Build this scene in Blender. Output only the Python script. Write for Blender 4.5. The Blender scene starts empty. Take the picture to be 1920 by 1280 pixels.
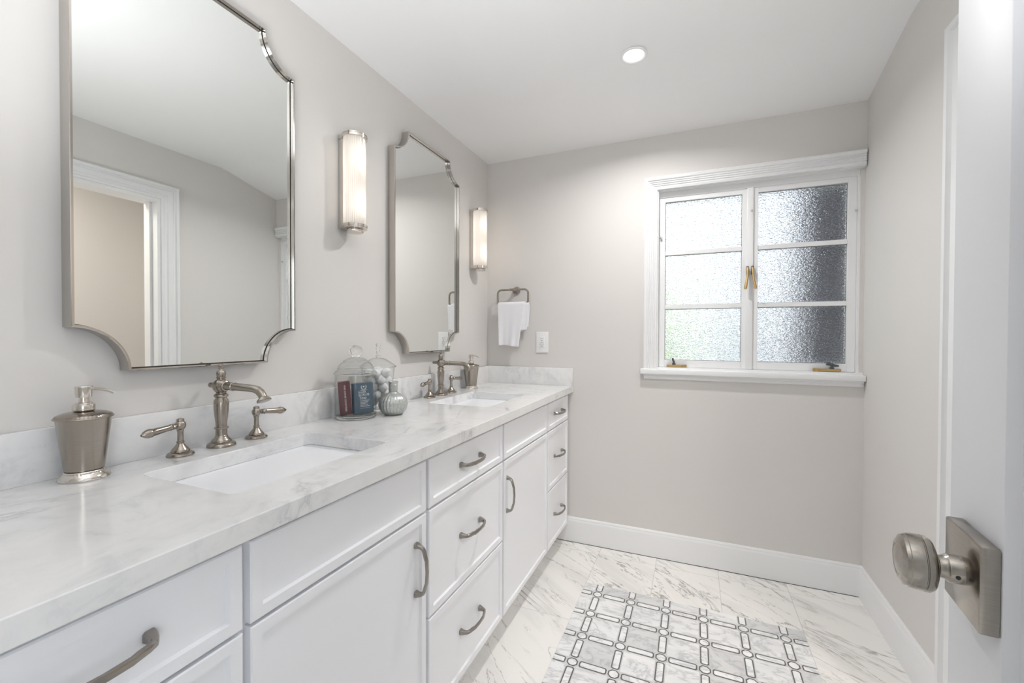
import bpy, bmesh, math, random
from mathutils import Vector, Matrix
random.seed(7)
SC = bpy.context.scene
COL = SC.collection
PI = math.pi

# ------------------------------------------------------------------ camera
def set_camera():
    f, yaw, pit, rol = 809.44, math.radians(22.9163), math.radians(-0.7507), math.radians(0.1699)
    d = Vector((-math.sin(yaw)*math.cos(pit), math.cos(yaw)*math.cos(pit), math.sin(pit)))
    r = Vector((math.cos(yaw), math.sin(yaw), 0)); u = r.cross(d)
    r2 = math.cos(rol)*r + math.sin(rol)*u; u2 = -math.sin(rol)*r + math.cos(rol)*u
    cd = bpy.data.cameras.new('camera'); co = bpy.data.objects.new('camera', cd); COL.objects.link(co)
    cd.sensor_width = 36; cd.lens = f/1920*36; cd.clip_start = 0.02; cd.clip_end = 60
    co.matrix_world = Matrix(((r2.x, u2.x, -d.x, 1.18448), (r2.y, u2.y, -d.y, -2.40934), (r2.z, u2.z, -d.z, 1.17604), (0, 0, 0, 1)))
    SC.camera = co
set_camera()

# ------------------------------------------------------------------ world, lights, exposure
w = bpy.data.worlds.new('sky'); SC.world = w; w.use_nodes = True
bg = w.node_tree.nodes['Background']
bg.inputs[0].default_value = (0.86, 0.93, 1.0, 1); bg.inputs[1].default_value = 2.6
SC.view_settings.view_transform = 'Standard'; SC.view_settings.look = 'None'
SC.view_settings.exposure = 0.10; SC.view_settings.gamma = 1.0; SC.view_settings.use_curve_mapping = False
SC.cycles.use_denoising = True
SC.cycles.max_bounces = 16; SC.cycles.diffuse_bounces = 6; SC.cycles.glossy_bounces = 6
SC.cycles.transmission_bounces = 12; SC.cycles.transparent_max_bounces = 48
SC.cycles.sample_clamp_indirect = 6.0
SC.cycles.caustics_reflective = False; SC.cycles.caustics_refractive = True

def area_light(name, loc, size, power, color, rot=(0, 0, 0), size_y=None, shape='DISK', spread=PI):
    l = bpy.data.lights.new(name, 'AREA'); l.shape = shape; l.size = size
    if size_y: l.shape = 'RECTANGLE'; l.size_y = size_y
    l.energy = power; l.color = color; l.spread = spread
    o = bpy.data.objects.new(name, l); COL.objects.link(o); o.location = loc; o.rotation_euler = rot
    return o
# ceiling downlight of the bathroom, in view
def point_light(name, loc, radius, power, color):
    l = bpy.data.lights.new(name, 'POINT'); l.energy = power; l.color = color; l.shadow_soft_size = radius
    o = bpy.data.objects.new(name, l); COL.objects.link(o); o.location = loc
area_light('downlight_lamp', (0.948, -0.588, 2.300), 0.075, 9.0, (1.0, 0.985, 0.975), spread=math.radians(152))
# the photographer's flash bounced off the ceiling, then fill lights added in the hall and the side room
area_light('bounced_flash', (0.84, -2.34, 1.10), 0.4, 11.0, (0.96, 0.98, 1.0), (math.radians(168), 0, 0), spread=math.radians(125))
area_light('hall_fill_light', (2.36, -3.35, 1.25), 1.3, 20.0, (0.86, 0.93, 1.0), (0, math.radians(90), 0), 1.1)  # added soft fill behind the camera; the hall wall has no window
sl = bpy.data.lights.new('sun', 'SUN'); sl.energy = 4.5; sl.angle = 0.01; sl.color = (1.0, 0.96, 0.9)
so = bpy.data.objects.new('sun', sl); COL.objects.link(so); so.rotation_euler = Vector((-0.12, 0.58, -0.80)).to_track_quat('-Z', 'Y').to_euler()
area_light('side_room_fill', (2.45, -1.5, 2.3), 0.3, 15.0, (1.0, 0.955, 0.90))  # added fill to brighten the side room, no fixture there

# ------------------------------------------------------------------ materials
MATS = {}
def newmat(name):
    m = bpy.data.materials.new(name); m.use_nodes = True; MATS[name] = m
    nt = m.node_tree; b = nt.nodes['Principled BSDF']
    return m, nt, b
def P(name, color, rough=0.5, metal=0.0, **kw):
    m, nt, b = newmat(name)
    b.inputs['Base Color'].default_value = (*color, 1); b.inputs['Roughness'].default_value = rough; b.inputs['Metallic'].default_value = metal
    for k, v in kw.items(): b.inputs[k.replace('_', ' ')].default_value = v
    return m
def N(nt, t, **kw):
    n = nt.nodes.new(t)
    for k, v in kw.items():
        if k in n.inputs: n.inputs[k].default_value = v
        else: setattr(n, k, v)
    return n
def L(nt, a, b): nt.links.new(a, b)
def math_n(nt, op, a, b=None, c=None):
    n = nt.nodes.new('ShaderNodeMath'); n.operation = op
    for i, x in enumerate((a, b, c)):
        if x is None: continue
        if isinstance(x, (int, float)): n.inputs[i].default_value = x
        else: nt.links.new(x, n.inputs[i])
    return n.outputs[0]
def ramp(nt, fac, stops):
    r = nt.nodes.new('ShaderNodeValToRGB'); e = r.color_ramp.elements
    while len(e) < len(stops): e.new(0.5)
    for i, (p, c) in enumerate(stops): e[i].position = p; e[i].color = (*c, 1) if len(c) == 3 else c
    nt.links.new(fac, r.inputs[0]); return r.outputs[0]
def mixc(nt, fac, a, b, mode='MIX'):
    n = nt.nodes.new('ShaderNodeMix'); n.data_type = 'RGBA'; n.blend_type = mode
    for idx, x in ((0, fac), (6, a), (7, b)):
        if isinstance(x, (int, float)): n.inputs[idx].default_value = x
        elif isinstance(x, tuple): n.inputs[idx].default_value = (*x, 1)
        else: nt.links.new(x, n.inputs[idx])
    return n.outputs[2]
def bump(nt, b, height, strength=0.2, dist=0.002):
    n = nt.nodes.new('ShaderNodeBump'); n.inputs['Strength'].default_value = strength; n.inputs['Distance'].default_value = dist
    nt.links.new(height, n.inputs['Height']); nt.links.new(n.outputs[0], b.inputs['Normal'])
def coords(nt, scale=(1, 1, 1), rot=(0, 0, 0), loc=(0, 0, 0)):
    g = nt.nodes.new('ShaderNodeNewGeometry'); m = nt.nodes.new('ShaderNodeMapping')
    m.inputs['Scale'].default_value = scale; m.inputs['Rotation'].default_value = rot; m.inputs['Location'].default_value = loc
    nt.links.new(g.outputs['Position'], m.inputs['Vector']); return m.outputs[0]
def noise(nt, vec, scale, detail=3, rough=0.5, dist=0.0):
    n = nt.nodes.new('ShaderNodeTexNoise'); n.inputs['Scale'].default_value = scale; n.inputs['Detail'].default_value = detail
    n.inputs['Roughness'].default_value = rough; n.inputs['Distortion'].default_value = dist
    nt.links.new(vec, n.inputs['Vector']); return n.outputs[0]

def wall_paint(name, col, rough=0.6):
    m, nt, b = newmat(name)
    v = coords(nt); c = ramp(nt, noise(nt, v, 1.3, 2), [(0.3, tuple(x*0.985 for x in col)), (0.7, col)])
    L(nt, c, b.inputs['Base Color']); b.inputs['Roughness'].default_value = rough
    bump(nt, b, noise(nt, v, 220, 2), 0.04, 0.001); return m
wall_paint('wall_paint', (0.718, 0.696, 0.671), 0.55)
wall_paint('ceiling_paint', (0.90, 0.90, 0.90), 0.7)
P('trim_white', (0.85, 0.855, 0.86), 0.32)
P('cabinet_white', (0.895, 0.905, 0.935), 0.3)
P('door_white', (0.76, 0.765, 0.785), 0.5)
P('cabinet_inside', (0.6, 0.6, 0.62), 0.6)
P('porcelain', (0.9, 0.905, 0.92), 0.08)
P('plastic_white', (0.87, 0.87, 0.87), 0.3)
P('slot_dark', (0.06, 0.06, 0.06), 0.6)
P('gap_shadow_black', (0.02, 0.02, 0.02), 0.7)
P('mirror_glass', (0.865, 0.88, 0.865), 0.0, 1.0)
P('frame_nickel', (0.56, 0.53, 0.495), 0.1, 1.0)
P('polished_nickel', (0.70, 0.66, 0.61), 0.12, 1.0)
def brushed(name, col, rough, scale=(40, 40, 900)):
    m, nt, b = newmat(name)
    tc = nt.nodes.new('ShaderNodeTexCoord'); mp = nt.nodes.new('ShaderNodeMapping'); mp.inputs['Scale'].default_value = scale
    L(nt, tc.outputs['Object'], mp.inputs['Vector'])
    n = noise(nt, mp.outputs[0], 1.0, 2)
    L(nt, ramp(nt, n, [(0.3, tuple(x*0.9 for x in col)), (0.7, col)]), b.inputs['Base Color'])
    b.inputs['Metallic'].default_value = 1; b.inputs['Roughness'].default_value = rough
    bump(nt, b, n, 0.05, 0.0005); return m
brushed('brushed_nickel', (0.385, 0.345, 0.30), 0.22)
brushed('pull_nickel', (0.36, 0.335, 0.305), 0.24)
brushed('knob_nickel', (0.40, 0.37, 0.33), 0.2)
P('brass', (0.62, 0.43, 0.19), 0.32, 1.0)
P('iron_dark', (0.12, 0.13, 0.14), 0.4, 0.7)
P('soap_red', (0.115, 0.024, 0.031), 0.45)
P('soap_blue', (0.055, 0.10, 0.15), 0.45)
P('print_white', (0.75, 0.75, 0.75), 0.5)
P('mosaic_dark', (0.13, 0.13, 0.13), 0.35)
P('mosaic_grout', (0.66, 0.66, 0.655), 0.6)
P('pillar_grey', (0.10, 0.10, 0.125), 0.8)
P('garden_white', (0.78, 0.80, 0.83), 0.8)
P('fence_gap', (0.12, 0.14, 0.13), 0.9)
P('post_blue', (0.42, 0.49, 0.62), 0.8)
P('garden_ground', (0.6, 0.58, 0.54), 0.9)
P('shrub_green', (0.45, 0.66, 0.12), 0.7)
P('caulk', (0.75, 0.75, 0.74), 0.5)

def m_cotton():
    m, nt, b = newmat('cotton'); b.inputs['Base Color'].default_value = (0.9, 0.9, 0.91, 1); b.inputs['Roughness'].default_value = 0.95
    bump(nt, b, noise(nt, coords(nt), 420, 3), 0.5, 0.002)
m_cotton()
def m_towel():
    m, nt, b = newmat('towel_cloth'); b.inputs['Base Color'].default_value = (0.86, 0.86, 0.89, 1); b.inputs['Roughness'].default_value = 0.95
    bump(nt, b, noise(nt, coords(nt), 700, 2), 0.35, 0.0015)
m_towel()
def m_mercury():
    m, nt, b = newmat('mercury_glass')
    v = coords(nt); n = noise(nt, v, 160, 4, 0.65)
    L(nt, ramp(nt, n, [(0.30, (0.42, 0.44, 0.42)), (0.6, (0.56, 0.585, 0.565)), (0.78, (0.72, 0.73, 0.71))]), b.inputs['Base Color'])
    b.inputs['Metallic'].default_value = 0.6; b.inputs['Roughness'].default_value = 0.3
    bump(nt, b, n, 0.12, 0.001)
m_mercury()
def m_clear_glass():
    m, nt, b = newmat('clear_glass')
    b.inputs['Base Color'].default_value = (1, 1, 1, 1)
    b.inputs['Roughness'].default_value = 0.0; b.inputs['IOR'].default_value = 1.45; b.inputs['Transmission Weight'].default_value = 1
m_clear_glass()
def m_thin_glass():
    m = bpy.data.materials.new('jar_glass'); m.use_nodes = True; MATS['jar_glass'] = m; nt = m.node_tree
    nt.nodes.remove(nt.nodes['Principled BSDF']); out = nt.nodes['Material Output']
    lw = N(nt, 'ShaderNodeLayerWeight'); lw.inputs[0].default_value = 0.5
    tp = N(nt, 'ShaderNodeBsdfTransparent'); L(nt, ramp(nt, lw.outputs['Facing'], [(0.0, (0.985, 0.99, 0.987)), (0.6, (0.98, 0.985, 0.982)), (0.92, (0.90, 0.91, 0.905)), (1.0, (0.66, 0.68, 0.675))]), tp.inputs[0])
    gl = N(nt, 'ShaderNodeBsdfGlossy'); gl.inputs['Roughness'].default_value = 0.02
    sh = math_n(nt, 'MULTIPLY_ADD', math_n(nt, 'POWER', lw.outputs['Facing'], 4.0), 0.45, 0.025)
    mx = N(nt, 'ShaderNodeMixShader'); L(nt, sh, mx.inputs[0]); L(nt, tp.outputs[0], mx.inputs[1]); L(nt, gl.outputs[0], mx.inputs[2]); L(nt, mx.outputs[0], out.inputs[0])
m_thin_glass()
def m_shade():                       # ribbed white glass of the sconces, lit by the two bulbs inside
    m = bpy.data.materials.new('sconce_glass'); m.use_nodes = True; MATS['sconce_glass'] = m; nt = m.node_tree
    nt.nodes.remove(nt.nodes['Principled BSDF']); out = nt.nodes['Material Output']
    tr = N(nt, 'ShaderNodeBsdfTranslucent'); tr.inputs[0].default_value = (0.95, 0.93, 0.9, 1)
    gl = N(nt, 'ShaderNodeBsdfGlossy'); gl.inputs['Roughness'].default_value = 0.15
    em = N(nt, 'ShaderNodeEmission'); em.inputs[0].default_value = (1.0, 0.93, 0.86, 1); em.inputs[1].default_value = 0.14
    mx = N(nt, 'ShaderNodeMixShader'); mx.inputs[0].default_value = 0.08; L(nt, tr.outputs[0], mx.inputs[1]); L(nt, gl.outputs[0], mx.inputs[2])
    ad = N(nt, 'ShaderNodeAddShader'); L(nt, mx.outputs[0], ad.inputs[0]); L(nt, em.outputs[0], ad.inputs[1]); L(nt, ad.outputs[0], out.inputs[0])
m_shade()
def m_emit(name, col, s):
    m = bpy.data.materials.new(name); m.use_nodes = True; MATS[name] = m; nt = m.node_tree
    nt.nodes.remove(nt.nodes['Principled BSDF']); em = N(nt, 'ShaderNodeEmission'); em.inputs[0].default_value = (*col, 1); em.inputs[1].default_value = s
    L(nt, em.outputs[0], nt.nodes['Material Output'].inputs[0])
m_emit('lens_glow', (1, 0.97, 0.93), 9.0)
m_emit('bulb_glow', (1, 0.9, 0.8), 3.0)

def m_pane():                        # pebbled obscure glass
    m = bpy.data.materials.new('pebbled_glass'); m.use_nodes = True; MATS['pebbled_glass'] = m; nt = m.node_tree
    nt.nodes.remove(nt.nodes['Principled BSDF']); out = nt.nodes['Material Output']
    v = coords(nt, (1, 1, 2.6)); n1 = noise(nt, v, 46, 2, 0.5, 0.8); n2 = noise(nt, v, 120, 1, 0.5, 0.3)
    h = math_n(nt, 'ADD', n1, math_n(nt, 'MULTIPLY', n2, 0.5))
    bp = N(nt, 'ShaderNodeBump'); bp.inputs['Strength'].default_value = 0.9; bp.inputs['Distance'].default_value = 0.014; L(nt, h, bp.inputs['Height'])
    rf = N(nt, 'ShaderNodeBsdfGlass'); rf.inputs['IOR'].default_value = 1.45; rf.inputs['Roughness'].default_value = 0.0
    L(nt, bp.outputs[0], rf.inputs['Normal'])
    tp = N(nt, 'ShaderNodeBsdfTransparent')
    mx = N(nt, 'ShaderNodeMixShader'); mx.inputs[0].default_value = 0.92
    L(nt, tp.outputs[0], mx.inputs[1]); L(nt, rf.outputs[0], mx.inputs[2]); L(nt, mx.outputs[0], out.inputs[0])
m_pane()

def m_quartz():
    m, nt, b = newmat('quartz')
    v = coords(nt, (1, 1, 1), (0.3, 0.2, 0.5))
    v1 = coords(nt, (1.0, 0.45, 1.0), (0.25, 0.15, -0.25))
    cloud = math_n(nt, 'ADD', math_n(nt, 'MULTIPLY', noise(nt, v1, 3.2, 6, 0.62, 1.2), 0.5), math_n(nt, 'MULTIPLY', noise(nt, v, 13.0, 7, 0.68, 1.0), 0.5))
    base = ramp(nt, cloud, [(0.34, (0.65, 0.655, 0.67)), (0.46, (0.785, 0.785, 0.785)), (0.60, (0.84, 0.835, 0.828))])
    n = noise(nt, v1, 2.3, 8, 0.62, 1.0)
    vein = math_n(nt, 'ABSOLUTE', math_n(nt, 'SUBTRACT', n, 0.5))
    vm = ramp(nt, vein, [(0.0, (1, 1, 1)), (0.008, (0.35, 0.35, 0.35)), (0.03, (0, 0, 0))])
    brk = ramp(nt, noise(nt, v, 4.5, 3), [(0.48, (0, 0, 0)), (0.66, (1, 1, 1))])
    f = math_n(nt, 'MULTIPLY', math_n(nt, 'MULTIPLY', vm, brk), 0.7)
    L(nt, mixc(nt, f, base, (0.40, 0.41, 0.43)), b.inputs['Base Color'])
    b.inputs['Roughness'].default_value = 0.1; b.inputs['Specular IOR Level'].default_value = 0.45
m_quartz()

TILE_W, TILE_L, TX0, TY0 = 0.2925, 0.585, 0.717, -0.095
def m_floor():
    m, nt, b = newmat('floor_tile')
    g = N(nt, 'ShaderNodeNewGeometry'); sep = N(nt, 'ShaderNodeSeparateXYZ'); L(nt, g.outputs['Position'], sep.inputs[0])
    tx = math_n(nt, 'DIVIDE', math_n(nt, 'SUBTRACT', sep.outputs[0], TX0), TILE_W)
    ty = math_n(nt, 'DIVIDE', math_n(nt, 'SUBTRACT', sep.outputs[1], TY0), TILE_L)
    ix, iy = math_n(nt, 'FLOOR', tx), math_n(nt, 'FLOOR', ty)
    def edge(t, wdt):
        fr = math_n(nt, 'FRACT', t); d = math_n(nt, 'MINIMUM', fr, math_n(nt, 'SUBTRACT', 1.0, fr))
        return math_n(nt, 'LESS_THAN', math_n(nt, 'MULTIPLY', d, wdt), 0.0011)
    grout = math_n(nt, 'MAXIMUM', edge(tx, TILE_W), edge(ty, TILE_L))
    off = N(nt, 'ShaderNodeCombineXYZ')
    L(nt, math_n(nt, 'MULTIPLY', ix, 3.17), off.inputs[0]); L(nt, math_n(nt, 'MULTIPLY', iy, 5.31), off.inputs[1]); L(nt, math_n(nt, 'ADD', math_n(nt, 'MULTIPLY', ix, 1.7), math_n(nt, 'MULTIPLY', iy, 2.9)), off.inputs[2])
    va = N(nt, 'ShaderNodeVectorMath'); va.operation = 'ADD'; L(nt, g.outputs['Position'], va.inputs[0]); L(nt, off.outputs[0], va.inputs[1])
    r1 = N(nt, 'ShaderNodeMapping'); r1.inputs['Rotation'].default_value = (0, 0, math.radians(40)); L(nt, va.outputs[0], r1.inputs[0])
    mp = N(nt, 'ShaderNodeMapping'); mp.inputs['Scale'].default_value = (0.40, 1.7, 1); L(nt, r1.outputs[0], mp.inputs[0])
    def vein(scale, wdt, det, dist, rough=0.62):
        n = noise(nt, mp.outputs[0], scale, det, rough, dist)
        a = math_n(nt, 'ABSOLUTE', math_n(nt, 'SUBTRACT', n, 0.5))
        return ramp(nt, a, [(0.0, (1, 1, 1)), (wdt*0.35, (0.6, 0.6, 0.6)), (wdt, (0, 0, 0))])
    msk = ramp(nt, noise(nt, va.outputs[0], 3.2, 3), [(0.40, (0, 0, 0)), (0.62, (1, 1, 1))])
    msk2 = ramp(nt, noise(nt, mp.outputs[0], 6.0, 2), [(0.40, (0, 0, 0)), (0.56, (1, 1, 1))])
    v1 = math_n(nt, 'MULTIPLY', vein(1.9, 0.0085, 7, 0.55, 0.60), msk)
    v2 = math_n(nt, 'MULTIPLY', math_n(nt, 'MULTIPLY', vein(4.6, 0.0095, 7, 0.6), msk2), 0.8)
    soft = ramp(nt, noise(nt, mp.outputs[0], 3.2, 5, 0.6, 0.8), [(0.36, (0.79, 0.775, 0.75)), (0.50, (0.885, 0.867, 0.835))])
    f = math_n(nt, 'MULTIPLY', math_n(nt, 'MINIMUM', math_n(nt, 'ADD', v1, v2), 1.0), 0.85)
    c = mixc(nt, f, soft, (0.15, 0.145, 0.14))
    L(nt, mixc(nt, grout, c, (0.60, 0.59, 0.565)), b.inputs['Base Color']); b.inputs['Roughness'].default_value = 0.28
m_floor()
def m_carrara(name, dark):
    m, nt, b = newmat(name)
    oi = N(nt, 'ShaderNodeNewGeometry')
    v = coords(nt, (0.6, 1.4, 1), (0, 0, 0.5))
    n = noise(nt, v, 9, 7, 0.65, 1.0)
    a = math_n(nt, 'ABSOLUTE', math_n(nt, 'SUBTRACT', n, 0.5))
    f = ramp(nt, a, [(0.0, (0.55, 0.55, 0.55)), (0.02, (0.2, 0.2, 0.2)), (0.06, (0, 0, 0))])
    cl = ramp(nt, noise(nt, v, 7, 6, 0.6), [(0.32, tuple(x*dark*0.95 for x in (0.80, 0.81, 0.82))), (0.6, tuple(x*dark for x in (0.88, 0.88, 0.875)))])
    L(nt, mixc(nt, f, cl, (0.36, 0.37, 0.39)), b.inputs['Base Color']); b.inputs['Roughness'].default_value = 0.3
m_carrara('carrara_pale', 1.0); m_carrara('carrara_mid', 0.84); m_carrara('carrara_bar', 1.06)

# ------------------------------------------------------------------ mesh helpers
class B:
    """collects shapes for one mesh object"""
    def __init__(s): s.bm = bmesh.new(); s.mi = 0
    def _fin(s, faces):
        for f in faces: f.material_index = s.mi
    def box(s, x0, x1, y0, y1, z0, z1, bev=0.0, seg=2):
        t = bmesh.new(); bmesh.ops.create_cube(t, size=1.0)
        for v in t.verts: v.co = Vector((x0+(v.co.x+.5)*(x1-x0), y0+(v.co.y+.5)*(y1-y0), z0+(v.co.z+.5)*(z1-z0)))
        if bev > 0: bmesh.ops.bevel(t, geom=t.edges[:], offset=bev, segments=seg, profile=0.5, affect='EDGES', clamp_overlap=True)
        s.merge(t); return s
    def merge(s, t, M=None):
        vm = {}
        for v in t.verts: vm[v] = s.bm.verts.new(M @ v.co if M else v.co)
        fs = []
        for f in t.faces:
            try: fs.append(s.bm.faces.new([vm[v] for v in f.verts]))
            except ValueError: pass
        s._fin(fs); t.free(); return s
    def lathe(s, prof, org=(0, 0, 0), axis=(0, 0, 1), seg=48, rmod=None, close=False):
        org = Vector(org); ax = Vector(axis).normalized()
        e1 = ax.orthogonal().normalized() if abs(ax.z) < 0.99 else Vector((1, 0, 0)); e2 = ax.cross(e1)
        rings = []
        for r, h in prof:
            if r <= 1e-7: rings.append([s.bm.verts.new(org + ax*h)])
            else:
                rg = []
                for i in range(seg):
                    a = 2*PI*i/seg; rr = r + (rmod(a, h, r) if rmod else 0)
                    rg.append(s.bm.verts.new(org + ax*h + (e1*math.cos(a) + e2*math.sin(a))*rr))
                rings.append(rg)
        fs = []
        pairs = list(zip(rings[:-1], rings[1:]))
        if close: pairs.append((rings[-1], rings[0]))
        for A, Bq in pairs:
            for i in range(seg):
                j = (i+1) % seg
                if len(A) == 1 and len(Bq) == 1: break
                if len(A) == 1: fs.append(s.bm.faces.new((A[0], Bq[i], Bq[j])))
                elif len(Bq) == 1: fs.append(s.bm.faces.new((A[i], Bq[0], A[j])))
                else: fs.append(s.bm.faces.new((A[i], Bq[i], Bq[j], A[j])))
        if not close:
            for rg in (rings[0], rings[-1]):
                if len(rg) > 1: fs.append(s.bm.faces.new(rg))
        s._fin(fs); return s
    def tube(s, pts, rad, seg=16, up=None, sec=None, cap=True):
        """sweep along pts; rad number or list; sec(i) -> list of (a,b) offsets in the frame (side, up)"""
        pts = [Vector(p) for p in pts]; n = len(pts); rings = []
        up = Vector(up) if up else None; prev = None
        for i, p in enumerate(pts):
            t = (pts[min(i+1, n-1)] - pts[max(i-1, 0)]).normalized()
            if up: sd = t.cross(up).normalized(); u = sd.cross(t).normalized()
            else:
                if prev is None: u = t.orthogonal().normalized()
                else: u = (prev - t*prev.dot(t)).normalized()
                prev = u; sd = t.cross(u)
            r = rad[i] if isinstance(rad, (list, tuple)) else rad
            if sec: offs = sec(i)
            else: offs = [(r*math.cos(2*PI*k/seg), r*math.sin(2*PI*k/seg)) for k in range(seg)]
            rings.append([s.bm.verts.new(p + sd*a + u*b) for a, b in offs])
        fs = []
        m = len(rings[0])
        for A, Q in zip(rings[:-1], rings[1:]):
            for i in range(m): fs.append(s.bm.faces.new((A[i], A[(i+1) % m], Q[(i+1) % m], Q[i])))
        if cap: fs.append(s.bm.faces.new(rings[0])); fs.append(s.bm.faces.new(rings[-1]))
        s._fin(fs); return s
    def prism(s, poly, ext, axis='z', flip=False):
        """poly: list of 2D points; extruded ext=(lo,hi) along axis; 2D axes are the remaining two in order"""
        def mk(a, b, c): return {'z': (a, b, c), 'y': (a, c, b), 'x': (c, a, b)}[axis]
        lo = [s.bm.verts.new(mk(a, b, ext[0])) for a, b in poly]; hi = [s.bm.verts.new(mk(a, b, ext[1])) for a, b in poly]
        n = len(poly); fs = [s.bm.faces.new(lo), s.bm.faces.new(hi)]
        for i in range(n): fs.append(s.bm.faces.new((lo[i], lo[(i+1) % n], hi[(i+1) % n], hi[i])))
        s._fin(fs); return s
    def ring_prism(s, outer, inner, ext, axis='z'):
        def mk(a, b, c): return {'z': (a, b, c), 'y': (a, c, b), 'x': (c, a, b)}[axis]
        V = lambda P_, c: [s.bm.verts.new(mk(a, b, c)) for a, b in P_]
        ol, oh, il, ih = V(outer, ext[0]), V(outer, ext[1]), V(inner, ext[0]), V(inner, ext[1]); n = len(outer); fs = []
        for i in range(n):
            j = (i+1) % n
            fs += [s.bm.faces.new((ol[i], ol[j], oh[j], oh[i])), s.bm.faces.new((il[i], ih[i], ih[j], il[j])),
                   s.bm.faces.new((oh[i], oh[j], ih[j], ih[i])), s.bm.faces.new((ol[i], il[i], il[j], ol[j]))]
        s._fin(fs); return s
    def sphere(s, c, r, u=24, v=16, scale=(1, 1, 1)):
        t = bmesh.new(); bmesh.ops.create_uvsphere(t, u_segments=u, v_segments=v, radius=r)
        s.merge(t, Matrix.Translation(c) @ Matrix.Diagonal((*scale, 1))); return s
    def build(s, name, mats, parent=None, smooth=35):
        bmesh.ops.recalc_face_normals(s.bm, faces=s.bm.faces[:])
        me = bpy.data.meshes.new(name); s.bm.to_mesh(me); s.bm.free()
        for m in (mats if isinstance(mats, (list, tuple)) else [mats]): me.materials.append(MATS[m])
        if smooth:
            me.polygons.foreach_set('use_smooth', [True]*len(me.polygons)); me.set_sharp_from_angle(angle=math.radians(smooth))
        o = bpy.data.objects.new(name, me); COL.objects.link(o)
        if parent: o.parent = parent
        return o
def tag(o, label=None, cat=None, group=None, kind=None):
    if label: o['label'] = label
    if cat: o['category'] = cat
    if group: o['group'] = group
    if kind: o['kind'] = kind
    return o
def thing(name, label, cat, loc=(0, 0, 0), rz=0.0, group=None, kind=None):
    o = bpy.data.objects.new(name, None); COL.objects.link(o); o.location = loc; o.rotation_euler = (0, 0, rz); o.empty_display_size = 0.05
    return tag(o, label, cat, group, kind)
def copy_tree(o, parent=None):
    c = o.copy(); COL.objects.link(c)
    if parent: c.parent = parent
    for ch in o.children: copy_tree(ch, c)
    return c
def rrect(x0, x1, y0, y1, r, n=6):
    pts = []
    for cx, cy, a0 in ((x1-r, y1-r, 0), (x0+r, y1-r, PI/2), (x0+r, y0+r, PI), (x1-r, y0+r, 1.5*PI)):
        for k in range(n+1): a = a0 + PI/2*k/n; pts.append((cx+r*math.cos(a), cy+r*math.sin(a)))
    return pts

# ------------------------------------------------------------------ room shell
W, ZC, YF = 1.891, 2.234, -2.5        # right wall, ceiling at the left and back, front wall
DO0, DO1, DOZ = -1.53, -0.80, 2.01    # side doorway in the right wall
WX0, WX1, WZ0, WZ1 = 1.0, 1.891, 1.0, 1.945   # window opening
def struct(b, name, mats, parent=None, smooth=35): return tag(b.build(name, mats, parent, smooth), kind='structure')

def ceil_z(x, y):
    a = max(0.0, min(1.0, x/1.5)); a = a*(2-a)/1.0 if a < 1 else 1.0; t = max(0.0, min(1.0, -y/0.42))
    return ZC + 0.1*a*(t if t < 0.85 else 0.85+0.15*min(1, (t-0.85)/0.15))
def ceiling():
    b = B(); nx, ys = 24, [0.12, 0.0, -0.07, -0.14, -0.21, -0.28, -0.35, -0.40, -0.43, -0.6, -1.0, -1.6, -2.1, YF-0.14]
    xs = [-0.12, 0.0] + [W*i/nx for i in range(1, nx+1)] + [W+0.13]
    low = [[b.bm.verts.new((x, y, ceil_z(min(max(x, 0), W), min(y, 0)))) for x in xs] for y in ys]
    for i in range(len(ys)-1):
        for j in range(len(xs)-1): b.bm.faces.new((low[i][j], low[i][j+1], low[i+1][j+1], low[i+1][j]))
    t = bmesh.new(); b.box(-0.12, W+0.13, YF-0.14, 0.12, 2.46, 2.5); t.free()
    struct(b, 'ceiling', 'ceiling_paint', smooth=60)
ceiling()
struct(B().box(-0.12, 3.4, -4.8, 0.12, -0.1, 0.0), 'floor', 'floor_tile', smooth=0)
struct(B().box(-0.12, 0.0, YF-0.14, 0.12, 0.0, 2.46), 'wall_left', 'wall_paint', smooth=0)
b = B(); b.box(0.0, WX0, 0.0, 0.12, 0, 2.46); b.box(WX0, W, 0.0, 0.12, 0, WZ0-0.02); b.box(WX0, W, 0.0, 0.12, WZ1, 2.46); b.box(1.8755, W, 0.022, 0.12, WZ0-0.02, WZ1)
struct(b, 'wall_back', 'wall_paint', smooth=0)
b = B(); b.box(W, W+0.13, DO1, 0.12, 0, 2.46); b.box(W, W+0.13, YF, DO0, 0, 2.46); b.box(W, W+0.13, DO0, DO1, DOZ, 2.46)
struct(b, 'wall_right', 'wall_paint', smooth=0)
FX0, FX1 = 0.60, 1.395
b = B(); b.box(0, FX0, YF-0.12, YF, 0, 2.46); b.box(FX1, W+0.13, YF-0.12, YF, 0, 2.46); b.box(FX0, FX1, YF-0.12, YF, 2.04, 2.46)
struct(b, 'wall_front', 'wall_paint', smooth=0)
b = B(); b.box(W+0.13, 2.9, -0.36, -0.26, 0, 2.46); b.box(W+0.13, 2.9, -2.36, -2.26, 0, 2.46); b.box(2.9, 3.0, -2.36, -0.26, 0, 2.46)
struct(b, 'wall_side_room', 'wall_paint', smooth=0)
struct(B().box(W+0.13, 3.0, -2.36, -0.26, 2.36, 2.46), 'ceiling_side_room', 'ceiling_paint', smooth=0)
b = B(); b.box(-0.3, -0.2, -4.8, YF-0.14, 0, 2.5); b.box(2.4, 2.5, -4.8, YF-0.14, 0, 2.5); b.box(-0.3, 2.5, -4.9, -4.8, 0, 2.5); b.box(-0.3, 0, YF-0.14, YF-0.12, 0, 2.5); b.box(W+0.13, 2.4, YF-0.14, YF-0.12, 0, 2.5)
struct(b, 'wall_hall', 'wall_paint', smooth=0)
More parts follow.
